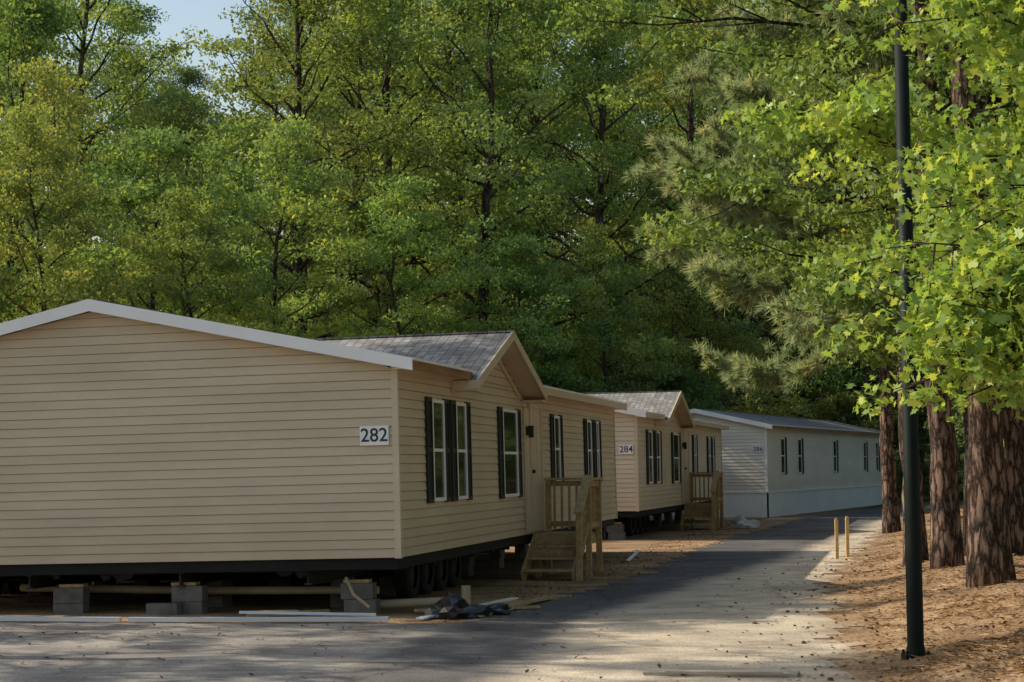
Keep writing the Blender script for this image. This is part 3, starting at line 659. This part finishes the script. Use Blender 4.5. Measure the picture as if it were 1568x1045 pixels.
ok=gentree(51,15,6.2,3.4,56,.125,220,.56,M_leafO,prof=lambda f:(.22+1.5*f if f<.5 else 1.0-.6*(f-.5)),el=(-.05,.8),r0=.2,nsub=7)
place('offscreen_shade_tree',ok,7.3,31,.6,1)
ym=gentree(71,9.5,2.7,2.9,30,.105,140,.42,M_leafM,T=MAPLE,prof=lambda f:(.6+1.2*f if f<.35 else 1.0-.5*(f-.35)),el=(-.1,.8),r0=.09,nsub=6)
place('maple_tree',ym,6.0,20.5,1.2,1)
def maple():
    rng=np.random.default_rng(61); B=Buf(); B.tube([(0,0,-.1),(0.05,0,2.5),(0,.1,5),(0,0,7.5)],[.17,.13,.1,.03],12)
    tips=[(-3.45,.3,2.3),(-3.2,-.2,2.6),(-2.95,.6,2.8),(-3.35,.1,2.9),(-2.7,.5,3.6),(-2.6,-.3,4.2),(-3.4,.4,4.95),(-2.9,0,4.75),(-2.8,1.2,3.0),(-2.7,-.5,2.25),(-2.95,.0,2.0),(-3.05,.2,3.3),(-2.7,.3,2.7),(-3.5,0,2.5),(-2.6,.8,2.4),(-2.8,.2,3.9),(-2.6,0,3.3),(2.5,1,4),(2.,-2,4.5),(-.5,2.6,5),(0,-2.4,5.5),(.5,2,6.5),(-1.6,.3,6.8),(-3.9,.8,5.3),(-2.5,.9,4.1),(-3.2,.3,5.3),(-3.0,0,2.3),(-3.3,.1,4.6),(-3.3,-.2,2.1),(-2.6,.1,1.9)]
    C=[]
    for t in tips:
        t=Vector(t); s=Vector((0,0,max(1.6,min(6.8,t.z-.2)))); pts=[s]
        for k in range(1,6): pts.append(s.lerp(t,k/5)+Vector(rng.normal(size=3)*.06)+Vector((0,0,.25*math.sin(math.pi*k/5))))
        B.tube(pts,[.03*(1-.85*k/5) for k in range(6)],6)
        for s_ in range(28):
            q=rng.uniform(.5,1)*5;j=int(min(q,4.99));ps=pts[j].lerp(pts[j+1],min(q-j,1))
            pe=ps+Vector((rng.normal()*.24,rng.normal()*.30,rng.normal()*.17-.05)); B.tube([ps,pe],[.008,.003],4); C.append(tuple(pe))
    C=np.array(C); idx=np.repeat(np.arange(len(C)),24)
    Pn=C[idx]+norm(rng.normal(size=(len(idx),3)))*(rng.random((len(idx),1))**.5)*np.array([.22,.22,.16])
    lm=leaves('foliage',Pn,.09*rng.uniform(.6,1.25,len(idx)),rng,M_leafM,MAPLE,up=.9)
    return B.mesh('trunk_and_limbs',[M_bark],True),lm
place('maple_tree',maple(),6.1,13.6,0,1)

# ---------------------------------------------------------------- litter
r=np.random.default_rng(77)
def scatter(n,fx,zoff):
    Y=15+60*r.random(n)**1.6; X=fx(Y,n); return np.stack([X,Y,gz(X,Y)+zoff],-1)
edge=lambda Y:np.interp(Y,EY,EX)
P1=scatter(5500,lambda Y,n:edge(Y)+r.normal(size=n)*.9+1.6,.015)
P2=scatter(300,lambda Y,n:edge(Y)-np.abs(r.normal(size=n))*1.2,.02)
P3=np.stack([r.uniform(-9,1,350),r.uniform(15,24,350),np.full(350,.02)],-1)
t=r.uniform(0,55,1800); P4=np.stack([-1.2+.2*t+np.abs(r.normal(size=1800))*.7,23+.98*t,np.full(1800,.02)],-1)
C=np.concatenate([P1,P2,P3,P4]); me=leaves('fallen_leaves',C,r.uniform(.03,.08,len(C)),r,M_fallen,up=4.); obj('fallen_leaves',me)
n=46000; P5=scatter(n,lambda Y,n:edge(Y)+.35+np.abs(r.normal(size=n))*2.6,.008)
keep=(np.sin(P5[:,0]*1.7+np.sin(P5[:,1]*.9)*2)+np.sin(P5[:,1]*1.3+P5[:,0])+r.normal(size=n)*.8+(P5[:,0]-edge(P5[:,1])-1.2))>-.4; P5=P5[keep]; n=len(P5)
an=r.uniform(0,6.28,n); U=np.stack([np.cos(an),np.sin(an),r.normal(size=n)*.12],-1)
obj('pine_straw',leaves('pine_straw',P5,r.uniform(.08,.16,n),r,M_straw,NEEDLE,U=norm(U)))
B=Buf()
for i in range(120):
    if i<90: y=15.5+22*r.random(); x=float(edge(y))+r.normal()*.45+.15
    else: y=15.5+30*r.random(); x=float(edge(y))+r.uniform(.5,4)
    s=r.uniform(.01,.03); z=float(gz(x,y))+.005
    b0=len(B.v); rg=[(s*r.uniform(.7,1.3)) for _ in range(6)]
    for k in range(6): a=k*1.047; B.v.append((x+rg[k]*math.cos(a),y+rg[k]*math.sin(a),z))
    for k in range(6): a=k*1.047+.3; B.v.append((x+rg[k]*.6*math.cos(a),y+rg[k]*.6*math.sin(a),z+s*.9))
    for k in range(6): B.f.append((b0+k,b0+(k+1)%6,b0+6+(k+1)%6,b0+6+k));B.mi.append(0)
    B.f.append(tuple(b0+6+k for k in range(6)));B.mi.append(0)
mk('pine_cones',B,[simple('cone_brown',(.12,.08,.055),.9,.4,9)])

# ---------------------------------------------------------------- light, sky, camera
ts=Vector((-.84,.19,.64)).normalized()
sun=bpy.data.lights.new('sun','SUN'); sun.energy=5; sun.angle=math.radians(.5); sun.color=(1,.91,.74)
so=bpy.data.objects.new('sun',sun); col.objects.link(so); so.rotation_euler=ts.to_track_quat('Z','Y').to_euler()
w=bpy.data.worlds.new('World'); scn.world=w; w.use_nodes=True; nt=w.node_tree; nt.nodes.clear()
bg=nt.nodes.new('ShaderNodeBackground'); out=nt.nodes.new('ShaderNodeOutputWorld'); sk=nt.nodes.new('ShaderNodeTexSky')
sk.sky_type='NISHITA'; sk.sun_disc=False; sk.sun_elevation=math.asin(ts.z); sk.sun_rotation=math.atan2(ts.x,ts.y); sk.dust_density=2; sk.air_density=1.3; sk.ozone_density=.3
bg.inputs['Strength'].default_value=.15
nt.links.new(sk.outputs[0],bg.inputs[0]); nt.links.new(bg.outputs[0],out.inputs[0])
cam=bpy.data.cameras.new('camera'); co=bpy.data.objects.new('camera',cam); col.objects.link(co)
cam.sensor_width=36; cam.lens=69; cam.clip_end=3000; cam.clip_start=.1
co.matrix_world=Matrix.Translation((0,0,1.75))@Matrix.Rotation(math.radians(90+3.72),4,'X')@Matrix.Rotation(-.011,4,'Z')
scn.camera=co
scn.view_settings.view_transform='Standard'; scn.view_settings.look='None'; scn.view_settings.exposure=0
